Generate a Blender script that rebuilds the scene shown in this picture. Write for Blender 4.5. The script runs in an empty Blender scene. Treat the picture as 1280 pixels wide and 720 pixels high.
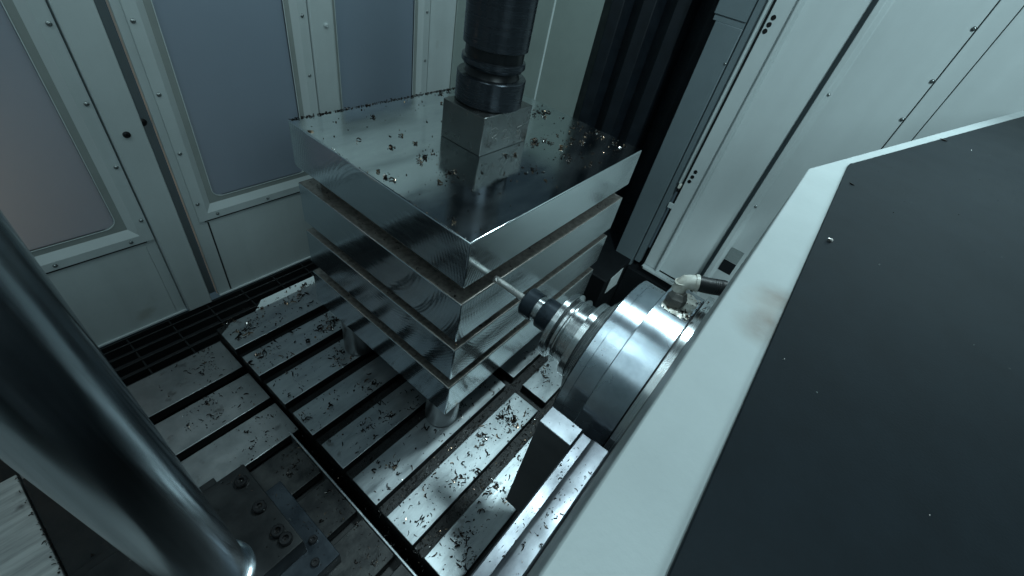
import bpy, math, random
import numpy as np
from mathutils import Vector, Matrix

S = bpy.context.scene
COL = S.collection

# ------------------------------------------------------------------ camera
CAM_R = np.array([[0.619531, -0.76356, 0.18209], [-0.439262, -0.529476, -0.725744], [0.650561, 0.369636, -0.66343]])
CAM_C = (-0.36351, -0.28404, 0.8755)
F_PX = 539.64
cd = bpy.data.cameras.new("camera")
cd.sensor_fit = 'HORIZONTAL'
cd.sensor_width = 36.0
cd.lens = 36.0 * F_PX / 1280.0
cd.clip_start = 0.01
cd.clip_end = 50
cam = bpy.data.objects.new("camera", cd)
COL.objects.link(cam)
m = Matrix.Identity(4)
for i in range(3):
    m[i][0] = CAM_R[0][i]; m[i][1] = -CAM_R[1][i]; m[i][2] = -CAM_R[2][i]; m[i][3] = CAM_C[i]
cam.matrix_world = m
S.camera = cam

# ------------------------------------------------------------------ world, lamps, exposure
w = bpy.data.worlds.new("World"); S.world = w; w.use_nodes = True
bg = w.node_tree.nodes["Background"]
bg.inputs[0].default_value = (.44, .78, 1.0, 1)
bg.inputs[1].default_value = 0.050
S.view_settings.view_transform = 'Standard'
S.view_settings.look = 'None'
S.view_settings.exposure = 0.0
S.view_settings.gamma = 1.0
S.cycles.use_denoising = True
S.cycles.max_bounces = 6
S.cycles.sample_clamp_indirect = 4.0

def area(name, loc, target, size, size_y, power, color):
    l = bpy.data.lights.new(name, 'AREA'); l.shape = 'RECTANGLE'
    l.size = size; l.size_y = size_y; l.energy = power; l.color = color
    o = bpy.data.objects.new(name, l); COL.objects.link(o); o.location = loc
    d = Vector(target) - Vector(loc)
    o.rotation_euler = d.to_track_quat('-Z', 'Y').to_euler()
    return o
def spot(name, loc, target, angle, blend, radius, power, color):
    l = bpy.data.lights.new(name, 'SPOT'); l.spot_size = math.radians(angle); l.spot_blend = blend
    l.shadow_soft_size = radius; l.energy = power; l.color = color
    o = bpy.data.objects.new(name, l); COL.objects.link(o); o.location = loc
    o.rotation_euler = (Vector(target) - Vector(loc)).to_track_quat('-Z', 'Y').to_euler()
    return o
TINT = (.68, .92, .97)
spot("key_lamp", (.80, -.17, 2.5), (.24, -.08, 0), 37, .5, .14, 126, TINT)
spot("wall_lamp", (-.15, -.95, 2.0), (1.0, -.65, .92), 92, .8, .08, 88, TINT)
spot("lid_fill", (-.28, -.62, 2.1), (-.26, -.46, .74), 30, .8, .06, 31, TINT)  # added fill that brightens the lid rim, not an actual lamp
area("side_lamp", (-1.20, -.10, 2.2), (.1, -.10, .40), 1.0, 1.5, 7.6, TINT)
area("bar_lamp", (-.58, -.02, 2.45), (-.2, -.02, 0), .05, .9, 3.0, TINT)
area("door_fill", (.45, .25, 1.25), (.45, .787, 1.22), 1.5, .05, 3.2, (.72, .95, .95))  # added fill brightening the upper door wall mirrored in the workpiece top
area("room_fill", (-.5, -1.25, 1.5), (-.1, .787, .25), .8, .5, 7.0, TINT)  # added soft fill for the lower left wall, no fixture there
spot("pan_fill", (.70, -.62, .15), (1.11, -.44, -.16), 110, .7, .05, 5.6, TINT)  # added unseen fill under the head, brightens panels mirrored in the slab fronts
# added cool fill glowing through the smoky windows, a warm lamp at the far left
area("pane_fill", (-.1, 1.25, .9), (-.1, .787, .40), 1.8, .6, 4.8, (.60, .88, .98))
area("hall_lamp_warm", (-.66, 1.00, .40), (-.56, .787, .34), .20, .34, 4.0, (1.0, .62, .38))

# ------------------------------------------------------------------ materials
def mat(name, base, metallic=0.0, rough=0.5, **k):
    """Principled material with noise-driven colour mottling, roughness wear and fine relief."""
    M = bpy.data.materials.new(name); M.use_nodes = True
    nt = M.node_tree; N = nt.nodes; L = nt.links
    b = N["Principled BSDF"]
    b.inputs["Metallic"].default_value = metallic
    b.inputs["Roughness"].default_value = rough
    if 'spec' in k: b.inputs["Specular IOR Level"].default_value = k['spec']
    tc = N.new("ShaderNodeTexCoord")
    mp = N.new("ShaderNodeMapping"); L.new(tc.outputs["Object"], mp.inputs[0])
    mp.inputs["Scale"].default_value = k.get('stretch', (1, 1, 1))
    n1 = N.new("ShaderNodeTexNoise"); L.new(mp.outputs[0], n1.inputs[0])
    n1.inputs["Scale"].default_value = k.get('scale', 12); n1.inputs["Detail"].default_value = 6
    n1.inputs["Roughness"].default_value = .65
    r = N.new("ShaderNodeValToRGB"); L.new(n1.outputs[0], r.inputs[0])
    v = k.get('var', .15)
    c2 = k.get('base2', tuple(max(0, c * (1 - v * 2)) for c in base))
    r.color_ramp.elements[0].position = k.get('p0', .35); r.color_ramp.elements[1].position = k.get('p1', .65)
    r.color_ramp.elements[0].color = (*c2, 1); r.color_ramp.elements[1].color = (*base, 1)
    col = r.outputs[0]
    if 'stain' in k:   # sparse dirt spots
        sc, thr, sc_col = k['stain']
        n3 = N.new("ShaderNodeTexNoise"); L.new(tc.outputs["Object"], n3.inputs[0])
        n3.inputs["Scale"].default_value = sc; n3.inputs["Detail"].default_value = 8
        r3 = N.new("ShaderNodeValToRGB"); L.new(n3.outputs[0], r3.inputs[0])
        r3.color_ramp.elements[0].position = thr; r3.color_ramp.elements[1].position = thr + .08
        mx = N.new("ShaderNodeMix"); mx.data_type = 'RGBA'
        L.new(r3.outputs[0], mx.inputs[0]); L.new(col, mx.inputs[6]); mx.inputs[7].default_value = (*sc_col, 1)
        col = mx.outputs[2]
    if 'rust' in k:
        for loc_, rad_ in k['rust'][0]:
            sv = N.new("ShaderNodeVectorMath"); sv.operation = 'DISTANCE'; L.new(tc.outputs["Object"], sv.inputs[0]); sv.inputs[1].default_value = loc_
            rr_ = N.new("ShaderNodeMapRange"); L.new(sv.outputs["Value"], rr_.inputs[0]); rr_.inputs[1].default_value = 0; rr_.inputs[2].default_value = rad_
            rr_.inputs[3].default_value = 1.0; rr_.inputs[4].default_value = 0
            nn_ = N.new("ShaderNodeTexNoise"); L.new(tc.outputs["Object"], nn_.inputs[0]); nn_.inputs["Scale"].default_value = 90; nn_.inputs["Detail"].default_value = 6
            mm_ = N.new("ShaderNodeMath"); mm_.operation = 'MULTIPLY'; L.new(rr_.outputs[0], mm_.inputs[0]); L.new(nn_.outputs[0], mm_.inputs[1])
            mx_ = N.new("ShaderNodeMix"); mx_.data_type = 'RGBA'; L.new(mm_.outputs[0], mx_.inputs[0]); L.new(col, mx_.inputs[6]); mx_.inputs[7].default_value = (*k['rust'][1], 1)
            col = mx_.outputs[2]
    if 'streak' in k:  # faint vertical coolant runs
        mps = N.new("ShaderNodeMapping"); L.new(tc.outputs["Object"], mps.inputs[0]); mps.inputs["Scale"].default_value = (1, 1, .04)
        n4 = N.new("ShaderNodeTexNoise"); L.new(mps.outputs[0], n4.inputs[0]); n4.inputs["Scale"].default_value = k['streak'][1]; n4.inputs["Detail"].default_value = 5
        r4 = N.new("ShaderNodeMapRange"); L.new(n4.outputs[0], r4.inputs[0]); r4.inputs[1].default_value = .45; r4.inputs[2].default_value = .72
        r4.inputs[3].default_value = 1.0; r4.inputs[4].default_value = 1.0 - k['streak'][0]*2
        mx4 = N.new("ShaderNodeMix"); mx4.data_type = 'RGBA'; mx4.blend_type = 'MULTIPLY'; mx4.inputs[0].default_value = 1
        cc4 = N.new("ShaderNodeCombineColor"); [L.new(r4.outputs[0], cc4.inputs[q_]) for q_ in range(3)]
        L.new(col, mx4.inputs[6]); L.new(cc4.outputs[0], mx4.inputs[7]); col = mx4.outputs[2]
    L.new(col, b.inputs["Base Color"])
    rv = k.get('rvar', .08)
    n2 = N.new("ShaderNodeTexNoise"); L.new(mp.outputs[0], n2.inputs[0])
    n2.inputs["Scale"].default_value = k.get('rscale', 30); n2.inputs["Detail"].default_value = 5
    mr = N.new("ShaderNodeMapRange"); L.new(n2.outputs[0], mr.inputs[0])
    mr.inputs[1].default_value = .3; mr.inputs[2].default_value = .7
    mr.inputs[3].default_value = max(.02, rough - rv); mr.inputs[4].default_value = min(1, rough + rv)
    L.new(mr.outputs[0], b.inputs["Roughness"])
    if k.get('bump', 0):
        bm_ = N.new("ShaderNodeTexNoise")
        mp2 = N.new("ShaderNodeMapping"); L.new(tc.outputs["Object"], mp2.inputs[0])
        mp2.inputs["Scale"].default_value = k.get('bstretch', (1, 1, 1)); L.new(mp2.outputs[0], bm_.inputs[0])
        bm_.inputs["Scale"].default_value = k.get('bscale', 300); bm_.inputs["Detail"].default_value = 3
        h = bm_.outputs[0]
        if 'arcs' in k:     # overlapping arcs left by a face mill
            wv = N.new("ShaderNodeTexWave"); wv.wave_type = 'RINGS'; wv.rings_direction = 'SPHERICAL'
            mp3 = N.new("ShaderNodeMapping"); L.new(tc.outputs["Object"], mp3.inputs[0])
            mp3.inputs["Location"].default_value = k['arcs'][1]
            L.new(mp3.outputs[0], wv.inputs[0]); wv.inputs["Scale"].default_value = k['arcs'][0]
            wv.inputs["Distortion"].default_value = .6
            ad = N.new("ShaderNodeMath"); ad.operation = 'ADD'
            L.new(h, ad.inputs[0]); L.new(wv.outputs["Fac"], ad.inputs[1]); h = ad.outputs[0]
        bp = N.new("ShaderNodeBump"); bp.inputs["Strength"].default_value = k['bump']
        bp.inputs["Distance"].default_value = k.get('bdist', .001)
        L.new(h, bp.inputs["Height"]); L.new(bp.outputs[0], b.inputs["Normal"])
    if 'aniso' in k:
        b.inputs["Anisotropic"].default_value = k['aniso'][0]
        b.inputs["Anisotropic Rotation"].default_value = k['aniso'][1]
        tg = N.new("ShaderNodeTangent"); tg.direction_type = 'RADIAL'; tg.axis = k['aniso'][2]
        L.new(tg.outputs[0], b.inputs["Tangent"])
    return M

MAT = {}
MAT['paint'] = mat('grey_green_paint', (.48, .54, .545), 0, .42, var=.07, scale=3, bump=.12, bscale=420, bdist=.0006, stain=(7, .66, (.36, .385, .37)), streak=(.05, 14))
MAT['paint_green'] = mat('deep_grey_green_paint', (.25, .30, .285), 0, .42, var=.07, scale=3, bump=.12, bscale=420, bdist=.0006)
MAT['paint_light'] = mat('pale_grey_paint', (.50, .555, .56), 0, .42, var=.05, scale=3, bump=.14, bscale=420, bdist=.0006, stain=(6, .68, (.39, .405, .385)), streak=(.035, 14))
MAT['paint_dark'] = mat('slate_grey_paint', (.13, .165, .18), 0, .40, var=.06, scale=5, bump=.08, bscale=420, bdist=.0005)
MAT['lid_frame'] = mat('lid_frame_paint', (.43, .475, .48), 0, .45, var=.07, scale=8, bump=.20, bscale=420, bdist=.0007, stain=(11, .67, (.35, .35, .335)),
                       rust=([((-.1440+.1, -.3122+.6, .54), .012), ((-.1560+.1, -.3095+.6, .54), .016), ((-.120+.1, -.3120+.6, .54), .016)], (.16, .105, .075)))
MAT['lid_dark'] = mat('charcoal_lid', (.0075, .012, .016), 0, .54, spec=.17, var=.12, scale=60, rscale=5, rvar=.045, bump=.20, bscale=900, bdist=.0003, stain=(55, .735, (.042, .05, .058)))
MAT['seam'] = mat('dark_seam', (.012, .015, .016), 0, .7)
MAT['rubber'] = mat('black_rubber', (.010, .012, .014), 0, .45, bump=.2, bscale=200)
MAT['bellows'] = mat('black_way_cover', (.007, .011, .016), 0, .55, spec=.3, var=.2, scale=20)
MAT['gasket'] = mat('grey_gasket', (.26, .29, .28), 0, .5, var=.06)
MAT['gasket_light'] = mat('white_gasket', (.55, .62, .62), 0, .5, var=.04)
MAT['table'] = mat('ground_table_steel', (.44, .475, .49), .86, .38, base2=(.30, .33, .345), scale=10, stretch=(1, 3, 1), rvar=.10, rscale=18,
                   bump=.25, bscale=120, bstretch=(.15, 4, 1), bdist=.0004, stain=(26, .66, (.17, .17, .165)))
MAT['table_dark'] = mat('black_table', (.050, .052, .051), .5, .42, base2=(.014, .015, .016), scale=22, rvar=.1, bump=.35, bscale=160, bdist=.0006, p0=.40, p1=.70)  # darker than the worn strips, for the rows nearest the post
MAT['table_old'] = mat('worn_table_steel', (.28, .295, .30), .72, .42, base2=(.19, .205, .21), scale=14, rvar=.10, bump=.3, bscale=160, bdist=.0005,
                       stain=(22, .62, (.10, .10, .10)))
MAT['slot'] = mat('oily_slot_iron', (.011, .012, .013), .2, .5, var=.2, scale=40)
MAT['steel_top'] = mat('mirror_ground_steel', (.64, .69, .70), 1.0, .135, base2=(.48, .52, .54), scale=7, stretch=(1, 3, 1), rvar=.06, rscale=7, bump=.03, bscale=50, bstretch=(.3, 3, 1), bdist=.0002, stain=(9, .70, (.36, .36, .35)))
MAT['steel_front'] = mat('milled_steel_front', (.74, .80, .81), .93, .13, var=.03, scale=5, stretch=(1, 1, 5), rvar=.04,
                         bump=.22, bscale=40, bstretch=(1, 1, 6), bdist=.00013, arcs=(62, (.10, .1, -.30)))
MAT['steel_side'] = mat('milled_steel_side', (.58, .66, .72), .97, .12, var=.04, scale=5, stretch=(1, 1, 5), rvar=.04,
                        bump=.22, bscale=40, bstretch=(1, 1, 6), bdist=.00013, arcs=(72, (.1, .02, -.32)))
MAT['steel_ledge'] = mat('stained_steel_ledge', (.28, .262, .24), .55, .38, base2=(.14, .13, .118), scale=30, stretch=(4, 4, 1), rvar=.1, bump=.2, bscale=200)
MAT['steel_cube'] = mat('ground_steel_cube', (.19, .198, .195), .95, .24, var=.06, scale=9, rvar=.06, bump=.05, bscale=100, bdist=.0003)
MAT['scribe'] = mat('bright_scratch', (.25, .255, .25), .9, .5, var=.05)
MAT['holder'] = mat('black_oxide_steel', (.040, .048, .058), .75, .27, var=.10, scale=20, stretch=(.4, .4, 10), rvar=.04, bump=.015, bscale=90, bstretch=(.3, .3, 20), bdist=.0002, aniso=(.8, .25, 'Z'))
MAT['holder_dark'] = mat('black_oxide_recess', (.010, .012, .014), .4, .35)
MAT['nut'] = mat('blackened_nut_steel', (.028, .040, .052), .5, .30, var=.12, scale=30)
MAT['foot'] = mat('dull_riser_steel', (.26, .275, .285), .9, .34, var=.1, scale=12)
MAT['turned'] = mat('turned_bright_steel', (.62, .65, .66), 1.0, .26, var=.04, scale=8, stretch=(1, 30, 1), rvar=.03, aniso=(.80, .25, 'Y'))
MAT['drum'] = mat('turned_spindle_steel', (.49, .555, .61), 1.0, .25, base2=(.31, .36, .41), scale=14, rvar=.06, rscale=16, bump=.03, bscale=8, bstretch=(.2, 30, .2), bdist=.0001,
                  stain=(20, .64, (.27, .29, .31)), aniso=(.5, .25, 'Y'))
MAT['black_gap'] = mat('black_groove', (.006, .007, .008), .2, .5)
MAT['carbide'] = mat('bright_carbide', (.74, .73, .71), .9, .30, var=.05)
MAT['post'] = mat('polished_post_steel', (.50, .55, .585), 1.0, .21, var=.06, scale=6, stretch=(1, 1, .3), rvar=.03, rscale=8, bump=.02, bscale=20, bdist=.0003, aniso=(.6, .25, 'Z'))
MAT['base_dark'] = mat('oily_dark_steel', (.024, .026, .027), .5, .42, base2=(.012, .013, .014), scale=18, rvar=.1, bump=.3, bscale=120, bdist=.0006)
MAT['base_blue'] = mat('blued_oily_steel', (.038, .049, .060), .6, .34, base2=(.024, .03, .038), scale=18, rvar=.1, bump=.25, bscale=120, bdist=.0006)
MAT['rail'] = mat('machined_rail_steel', (.20, .215, .235), .80, .40, base2=(.10, .105, .12), scale=16, rvar=.12, rscale=20, bump=.2, bscale=70, bstretch=(.3, 1, 1), bdist=.0008,
                  stain=(24, .67, (.34, .29, .25)))
MAT['angle_face'] = mat('dull_cast_face', (.10, .105, .11), .3, .55, var=.12, scale=14, bump=.1, bscale=200)
MAT['iron'] = mat('dark_cast_iron', (.006, .008, .010), 0, .75, spec=.2, var=.2)
MAT['grate'] = mat('black_grate_steel', (.017, .019, .021), .4, .45, var=.2)
MAT['pan'] = mat('dark_coolant_pan', (.006, .007, .008), 0, .40)
MAT['cover'] = mat('pale_sheet_cover', (.50, .52, .51), .1, .5, base2=(.28, .29, .29), scale=9, stretch=(1, 9, 1), rvar=.1, stain=(20, .66, (.12, .12, .12)))
MAT['chip'] = mat('dark_steel_chip', (.032, .024, .020), .75, .32, base2=(.007, .006, .006), scale=90)
MAT['chip_wet'] = mat('wet_dark_chip', (.016, .013, .011), .2, .30, base2=(.005, .004, .004), scale=90)
MAT['chip_bronze'] = mat('bronze_steel_chip', (.42, .29, .19), 1.0, .22, base2=(.14, .10, .085), scale=90)
MAT['chip_bright'] = mat('bright_steel_chip', (.75, .72, .68), 1.0, .18, base2=(.30, .29, .29), scale=60)
MAT['screw'] = mat('zinc_screw', (.30, .33, .33), .9, .30, var=.1)
MAT['bolt'] = mat('black_bolt', (.030, .030, .032), .7, .35, var=.1)
MAT['plastic'] = mat('white_hose_plastic', (.68, .69, .64), 0, .42, base2=(.48, .46, .40), scale=60, bump=.2, bscale=300)
MAT['fitting'] = mat('dull_grey_fitting', (.30, .29, .27), .5, .42, var=.2, scale=60)
MAT['label_grey'] = mat('grey_printed_label', (.24, .28, .28), 0, .4, var=.08, scale=200)
MAT['label_black'] = mat('black_printed_label', (.012, .015, .018), 0, .35, var=.1)
MAT['label_white'] = mat('white_label', (.62, .68, .68), 0, .45, var=.05)
MAT['tin'] = mat('silver_stain', (.62, .62, .58), .8, .40, base2=(.25, .23, .20), scale=60)

def pane_mat():
    M = bpy.data.materials.new("smoky_polycarbonate"); M.use_nodes = True
    nt = M.node_tree; N = nt.nodes; L = nt.links
    b = N["Principled BSDF"]; out = N["Material Output"]
    tc = N.new("ShaderNodeTexCoord"); n = N.new("ShaderNodeTexNoise"); L.new(tc.outputs["Object"], n.inputs[0])
    n.inputs["Scale"].default_value = 4.5; n.inputs["Detail"].default_value = 9; n.inputs["Roughness"].default_value = .68
    r = N.new("ShaderNodeValToRGB"); L.new(n.outputs[0], r.inputs[0])
    r.color_ramp.elements[0].color = (.215, .27, .355, 1); r.color_ramp.elements[1].color = (.28, .335, .42, 1)
    L.new(r.outputs[0], b.inputs["Base Color"]); b.inputs["Roughness"].default_value = .33
    t = N.new("ShaderNodeBsdfTranslucent"); t.inputs[0].default_value = (.50, .55, .56, 1)
    mx = N.new("ShaderNodeMixShader"); mx.inputs[0].default_value = .38
    L.new(b.outputs[0], mx.inputs[1]); L.new(t.outputs[0], mx.inputs[2]); L.new(mx.outputs[0], out.inputs[0])
    return M
MAT['pane'] = pane_mat()

# ------------------------------------------------------------------ mesh helpers
class MB:
    def __init__(self): self.v = []; self.f = []; self.mi = []; self.mats = []
    def slot(self, m):
        if m not in self.mats: self.mats.append(m)
        return self.mats.index(m)
    def add(self, vs, fs, m):
        o = len(self.v); k = self.slot(m)
        self.v += [tuple(p) for p in vs]
        for f in fs: self.f.append(tuple(i + o for i in f)); self.mi.append(k)
    def box(self, x0, x1, y0, y1, z0, z1, m, top=None, front=None, side=None):
        vs = [(x0,y0,z0),(x1,y0,z0),(x1,y1,z0),(x0,y1,z0),(x0,y0,z1),(x1,y0,z1),(x1,y1,z1),(x0,y1,z1)]
        self.add(vs, [], m); o = len(self.v) - 8
        for f, mm in (((3,2,1,0), m), ((4,5,6,7), top or m), ((0,1,5,4), front or m), ((1,2,6,5), side or m), ((2,3,7,6), front or m), ((3,0,4,7), side or m)):
            self.f.append(tuple(i + o for i in f)); self.mi.append(self.slot(mm))
    def prism(self, poly, z0, z1, m, top=None, axis='z'):
        """poly of 2-D points, counter-clockwise seen from the + end of the axis"""
        n = len(poly)
        def P(p, h):
            if axis == 'z': return (p[0], p[1], h)
            if axis == 'y': return (p[0], h, p[1])
            return (h, p[0], p[1])
        vs = [P(p, z0) for p in poly] + [P(p, z1) for p in poly]
        o = len(self.v); self.v += vs
        flip = axis == 'y'
        def put(f, mm):
            f = tuple(i + o for i in f)
            self.f.append(f[::-1] if flip else f); self.mi.append(self.slot(mm))
        put(tuple(range(n))[::-1], m); put(tuple(range(n, 2*n)), top or m)
        for i in range(n):
            j = (i + 1) % n; put((i, j, n + j, n + i), m)
    def lathe(self, c, axis, prof, m, seg=64, cap=True):
        """prof: (position along axis, radius[, material]) in order"""
        c = Vector(c); a = Vector(axis).normalized()
        u = a.orthogonal().normalized(); w_ = a.cross(u)
        o = len(self.v)
        for p in prof:
            for k in range(seg):
                t = 2*math.pi*k/seg
                self.v.append(tuple(c + a*p[0] + (u*math.cos(t) + w_*math.sin(t))*p[1]))
        for i in range(len(prof) - 1):
            mm = prof[i][2] if len(prof[i]) > 2 else m
            for k in range(seg):
                j = (k + 1) % seg
                self.f.append((o+i*seg+k, o+i*seg+j, o+(i+1)*seg+j, o+(i+1)*seg+k)); self.mi.append(self.slot(mm))
        if cap:
            self.f.append(tuple(o + k for k in range(seg))[::-1]); self.mi.append(self.slot(m))
            b = o + (len(prof)-1)*seg
            self.f.append(tuple(b + k for k in range(seg))); self.mi.append(self.slot(m))
    def tube(self, pts, r, m, seg=12, cap=True):
        pts = [Vector(p) for p in pts]; n = len(pts)
        rr = r if isinstance(r, (list, tuple)) else [r]*n
        o = len(self.v); up = None
        for i, p in enumerate(pts):
            d = (pts[min(i+1, n-1)] - pts[max(i-1, 0)]).normalized()
            if up is None: up = d.orthogonal().normalized()
            up = (up - d*up.dot(d)).normalized(); s = d.cross(up)
            for k in range(seg):
                t = 2*math.pi*k/seg
                self.v.append(tuple(p + (up*math.cos(t) + s*math.sin(t))*rr[i]))
        for i in range(n-1):
            for k in range(seg):
                j = (k+1) % seg
                self.f.append((o+i*seg+k, o+i*seg+j, o+(i+1)*seg+j, o+(i+1)*seg+k)); self.mi.append(self.slot(m))
        if cap:
            self.f.append(tuple(o+k for k in range(seg))[::-1]); self.mi.append(self.slot(m))
            b = o+(n-1)*seg; self.f.append(tuple(b+k for k in range(seg))); self.mi.append(self.slot(m))
    def build(self, name, parent=None, bevel=0, smooth=True, kind=None):
        me = bpy.data.meshes.new(name)
        off = Vector(parent_world(parent)) if parent else Vector((0, 0, 0))
        me.from_pydata([tuple(Vector(p) - off) for p in self.v], [], self.f)
        for q in self.mats: me.materials.append(MAT[q])
        me.polygons.foreach_set("material_index", self.mi)
        if smooth:
            me.polygons.foreach_set("use_smooth", [True]*len(me.polygons))
            me.set_sharp_from_angle(angle=math.radians(32))
        me.update()
        o = bpy.data.objects.new(name, me); COL.objects.link(o)
        if parent: o.parent = parent
        if bevel:
            b = o.modifiers.new("bevel", 'BEVEL'); b.width = bevel; b.segments = 2; b.limit_method = 'ANGLE'; b.angle_limit = math.radians(40)
            b.harden_normals = False
        if kind: o['kind'] = kind
        return o

def parent_world(o):
    p = Vector((0, 0, 0))
    while o: p += o.location; o = o.parent
    return p
def thing(name, loc, label, cat, group=None):
    o = bpy.data.objects.new(name, None); COL.objects.link(o); o.location = loc
    o.empty_display_size = .05
    o['label'] = label; o['category'] = cat
    if group: o['group'] = group
    return o
def tag(o, label, cat, group=None):
    o['label'] = label; o['category'] = cat
    if group: o['group'] = group
    return o
def bx(name, parent, b, m, bevel=.0012, **k):
    q = MB(); q.box(*b, m, **k); return q.build(name, parent, bevel)

def screw(parent, p, n, r=.0045, m='screw', name='screw'):
    """pan-head screw with a recessed drive, head proud of the surface along n"""
    q = MB()
    q.lathe(p, n, [(-.0005, r), (r*.35, r*.95), (r*.7, r*.62), (r*.78, r*.34), (r*.5, r*.30)], m, seg=14)
    return q.build(name, parent)

# ================================================================== SETTING
q = MB(); q.box(-1.6, 2.0, -1.4, 1.3, -.62, -.60, 'pan'); fl = q.build('floor', None); fl['kind'] = 'structure'

q = MB(); q.box(-1.47, -1.45, -1.4, 1.3, -.60, 1.70, 'paint'); ew = q.build('wall', None); ew['kind'] = 'structure'

# ------------------------------------------------------------------ left enclosure: doors and posts (plane y = WY, facing -y)
WY = .787
ZB, ZT = -.10, 1.06
def rounded(x0, x1, z0, z1, r, n=7):
    pts = []
    for cx, cz, a0 in ((x1-r, z0+r, -90), (x1-r, z1-r, 0), (x0+r, z1-r, 90), (x0+r, z0+r, 180)):
        for i in range(n):
            a = math.radians(a0 + 90*i/(n-1)); pts.append((cx + r*math.cos(a), cz + r*math.sin(a)))
    return pts
def ring_xz(mb, outer, inner, y0, y1, m):
    """flat frame between two loops of equal count; y0 front (towards -y), y1 back"""
    n = len(outer); o = len(mb.v); k = mb.slot(m)
    for loop, y in ((outer, y0), (inner, y0), (outer, y1), (inner, y1)):
        mb.v += [(p[0], y, p[1]) for p in loop]
    for i in range(n):
        j = (i+1) % n
        for f in ((i, j, n+j, n+i), (i, 2*n+i, 2*n+j, j), (n+i, n+j, 3*n+j, 3*n+i)):
            mb.f.append(tuple(t+o for t in f)); mb.mi.append(k)
def rect_loop(x0, x1, z0, z1, n=7):
    pts = []
    for x, z in ((x1, z0), (x1, z1), (x0, z1), (x0, z0)): pts += [(x, z)]*n
    return pts

def make_door(label, x0, x1, win, rivets, lower_seam=True):
    """win: frame outer x0,x1,z0,z1"""
    D = thing('enclosure_door', ((x0+x1)/2, WY, ZB), label, 'door', 'sheet metal doors along the enclosure side')
    fx0, fx1, fz0, fz1 = win
    # sheet with an opening
    q = MB(); t = .02
    q.box(x0, fx0+.02, WY, WY+t, ZB, ZT, 'paint'); q.box(fx1-.02, x1, WY, WY+t, ZB, ZT, 'paint')
    q.box(fx0+.02, fx1-.02, WY, WY+t, ZB, fz0+.02, 'paint'); q.box(fx0+.02, fx1-.02, WY, WY+t, fz1-.02, ZT, 'paint')
    q.build('door_panel', D, .001)
    # folded lip along the bottom
    bx('bottom_lip', D, (x0+.001, x1-.001, WY-.006, WY-.0005, ZB+.001, ZB+.006), 'paint_light', .001)
    # frame: flat flange, then a raised bevel, then gasket and pane
    q = MB(); a, b_, c = .022, .036, .050
    ring_xz(q, rect_loop(fx0, fx1, fz0, fz1), rect_loop(fx0+a, fx1-a, fz0+a*.85, fz1-a), WY-.006, WY-.0005, 'paint')
    n = 28
    o = len(q.v); k = q.slot('paint_light')
    lo = rect_loop(fx0+a, fx1-a, fz0+a*.85, fz1-a); li = rect_loop(fx0+b_, fx1-b_, fz0+b_, fz1-b_)
    q.v += [(p[0], WY-.006, p[1]) for p in lo] + [(p[0], WY+.004, p[1]) for p in li]
    for i in range(n):
        j = (i+1) % n; q.f.append((o+i, o+j, o+n+j, o+n+i)); q.mi.append(k)
    fr = q.build('window_frame', D)
    q = MB(); ring_xz(q, rect_loop(fx0+b_-.002, fx1-b_+.002, fz0+b_-.002, fz1-b_+.002), rounded(fx0+c, fx1-c, fz0+c, fz1-c, .020), WY+.004, WY+.010, 'gasket')
    q.build('gasket', fr)
    q = MB(); ring_xz(q, rounded(fx0+c-.0012, fx1-c+.0012, fz0+c-.0012, fz1-c+.0012, .021), rounded(fx0+c, fx1-c, fz0+c, fz1-c, .020), WY+.0025, WY+.0085, 'gasket_light')
    q.build('gasket_bead', fr)
    q = MB(); q.prism(rounded(fx0+c-.002, fx1-c+.002, fz0+c-.002, fz1-c+.002, .020), WY+.0075, WY+.0125, 'pane', axis='y'); q.build('window_pane', D, smooth=False)
    for rx, rz in rivets: screw(D, (rx, WY-.006, rz), (0, -1, 0), .0042, name='frame_screw')
    # seam below the frame, widened to put the frame's shadow into a dark strip
    q = MB(); q.box(fx0+.012, fx1-.014, WY-.0015, WY-.0003, fz0-.0065, fz0-.0008, 'seam'); q.build('seam', D)
    return D

rz = [.072, .197, .327, .454, .584, .71, .84]
make_door('first enclosure door, behind the polished post, with a smoky window', -.80, -.1745, (-.745, -.176, .142, .80),
          [(-.184, z) for z in rz[1:5]] + [(-.218, .152), (-.348, .152), (-.48, .152), (-.61, .152)])
D2_ = make_door('second enclosure door, whose smoky window ends beside the workpiece', -.092, .2715, (-.077, .2705, .147, .80),
          [(-.069, z) for z in rz[1:5]] + [(.257, z) for z in rz[1:5]] + [(-.034, .157), (.094, .157), (.20, .157)])
make_door('third enclosure door, window edged by a white strip behind the black holder', .340, .6535, (.300, .652, .147, .80),
          [(.641, z) for z in rz[1:5]] + [(.40, .157), (.52, .157)])
q = MB(); q.box(-.0605, -.0575, WY-.0015, WY-.0003, ZB+.008, .138, 'seam'); o_s = q.build('seam', D2_)
P = thing('door_post', (-.143, WY, ZB), 'plain grey door post with a dark bolt head, between the first two doors', 'post', 'posts between the enclosure doors')
q = MB(); q.box(-.1725, -.115, WY-.012, WY+.02, ZB, ZT, 'paint'); q.build('post_face', P, .002)
q = MB(); q.box(-.115, -.092, WY+.022, WY+.030, ZB, ZT, 'paint_dark'); q.build('recess', P)  # shade of the recess put into a darker paint than the post
q = MB(); q.lathe((-.147, WY-.0128, .390), (0, -1, 0), [(-.002, .0066), (.0010, .0066), (.0034, .0050), (.0040, .0030), (.0020, .0022)], 'bolt', 16); q.build('bolt', P)
q = MB(); q.lathe((-.106, WY+.0215, .394), (0, -1, 0), [(-.002, .0075), (.0015, .0075), (.0034, .005), (.0040, .003)], 'bolt', 16); q.build('bolt', P)
P = thing('door_post', (.305, WY, ZB), 'grey door post with one domed bolt, directly behind the workpiece corner', 'post', 'posts between the enclosure doors')
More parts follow.
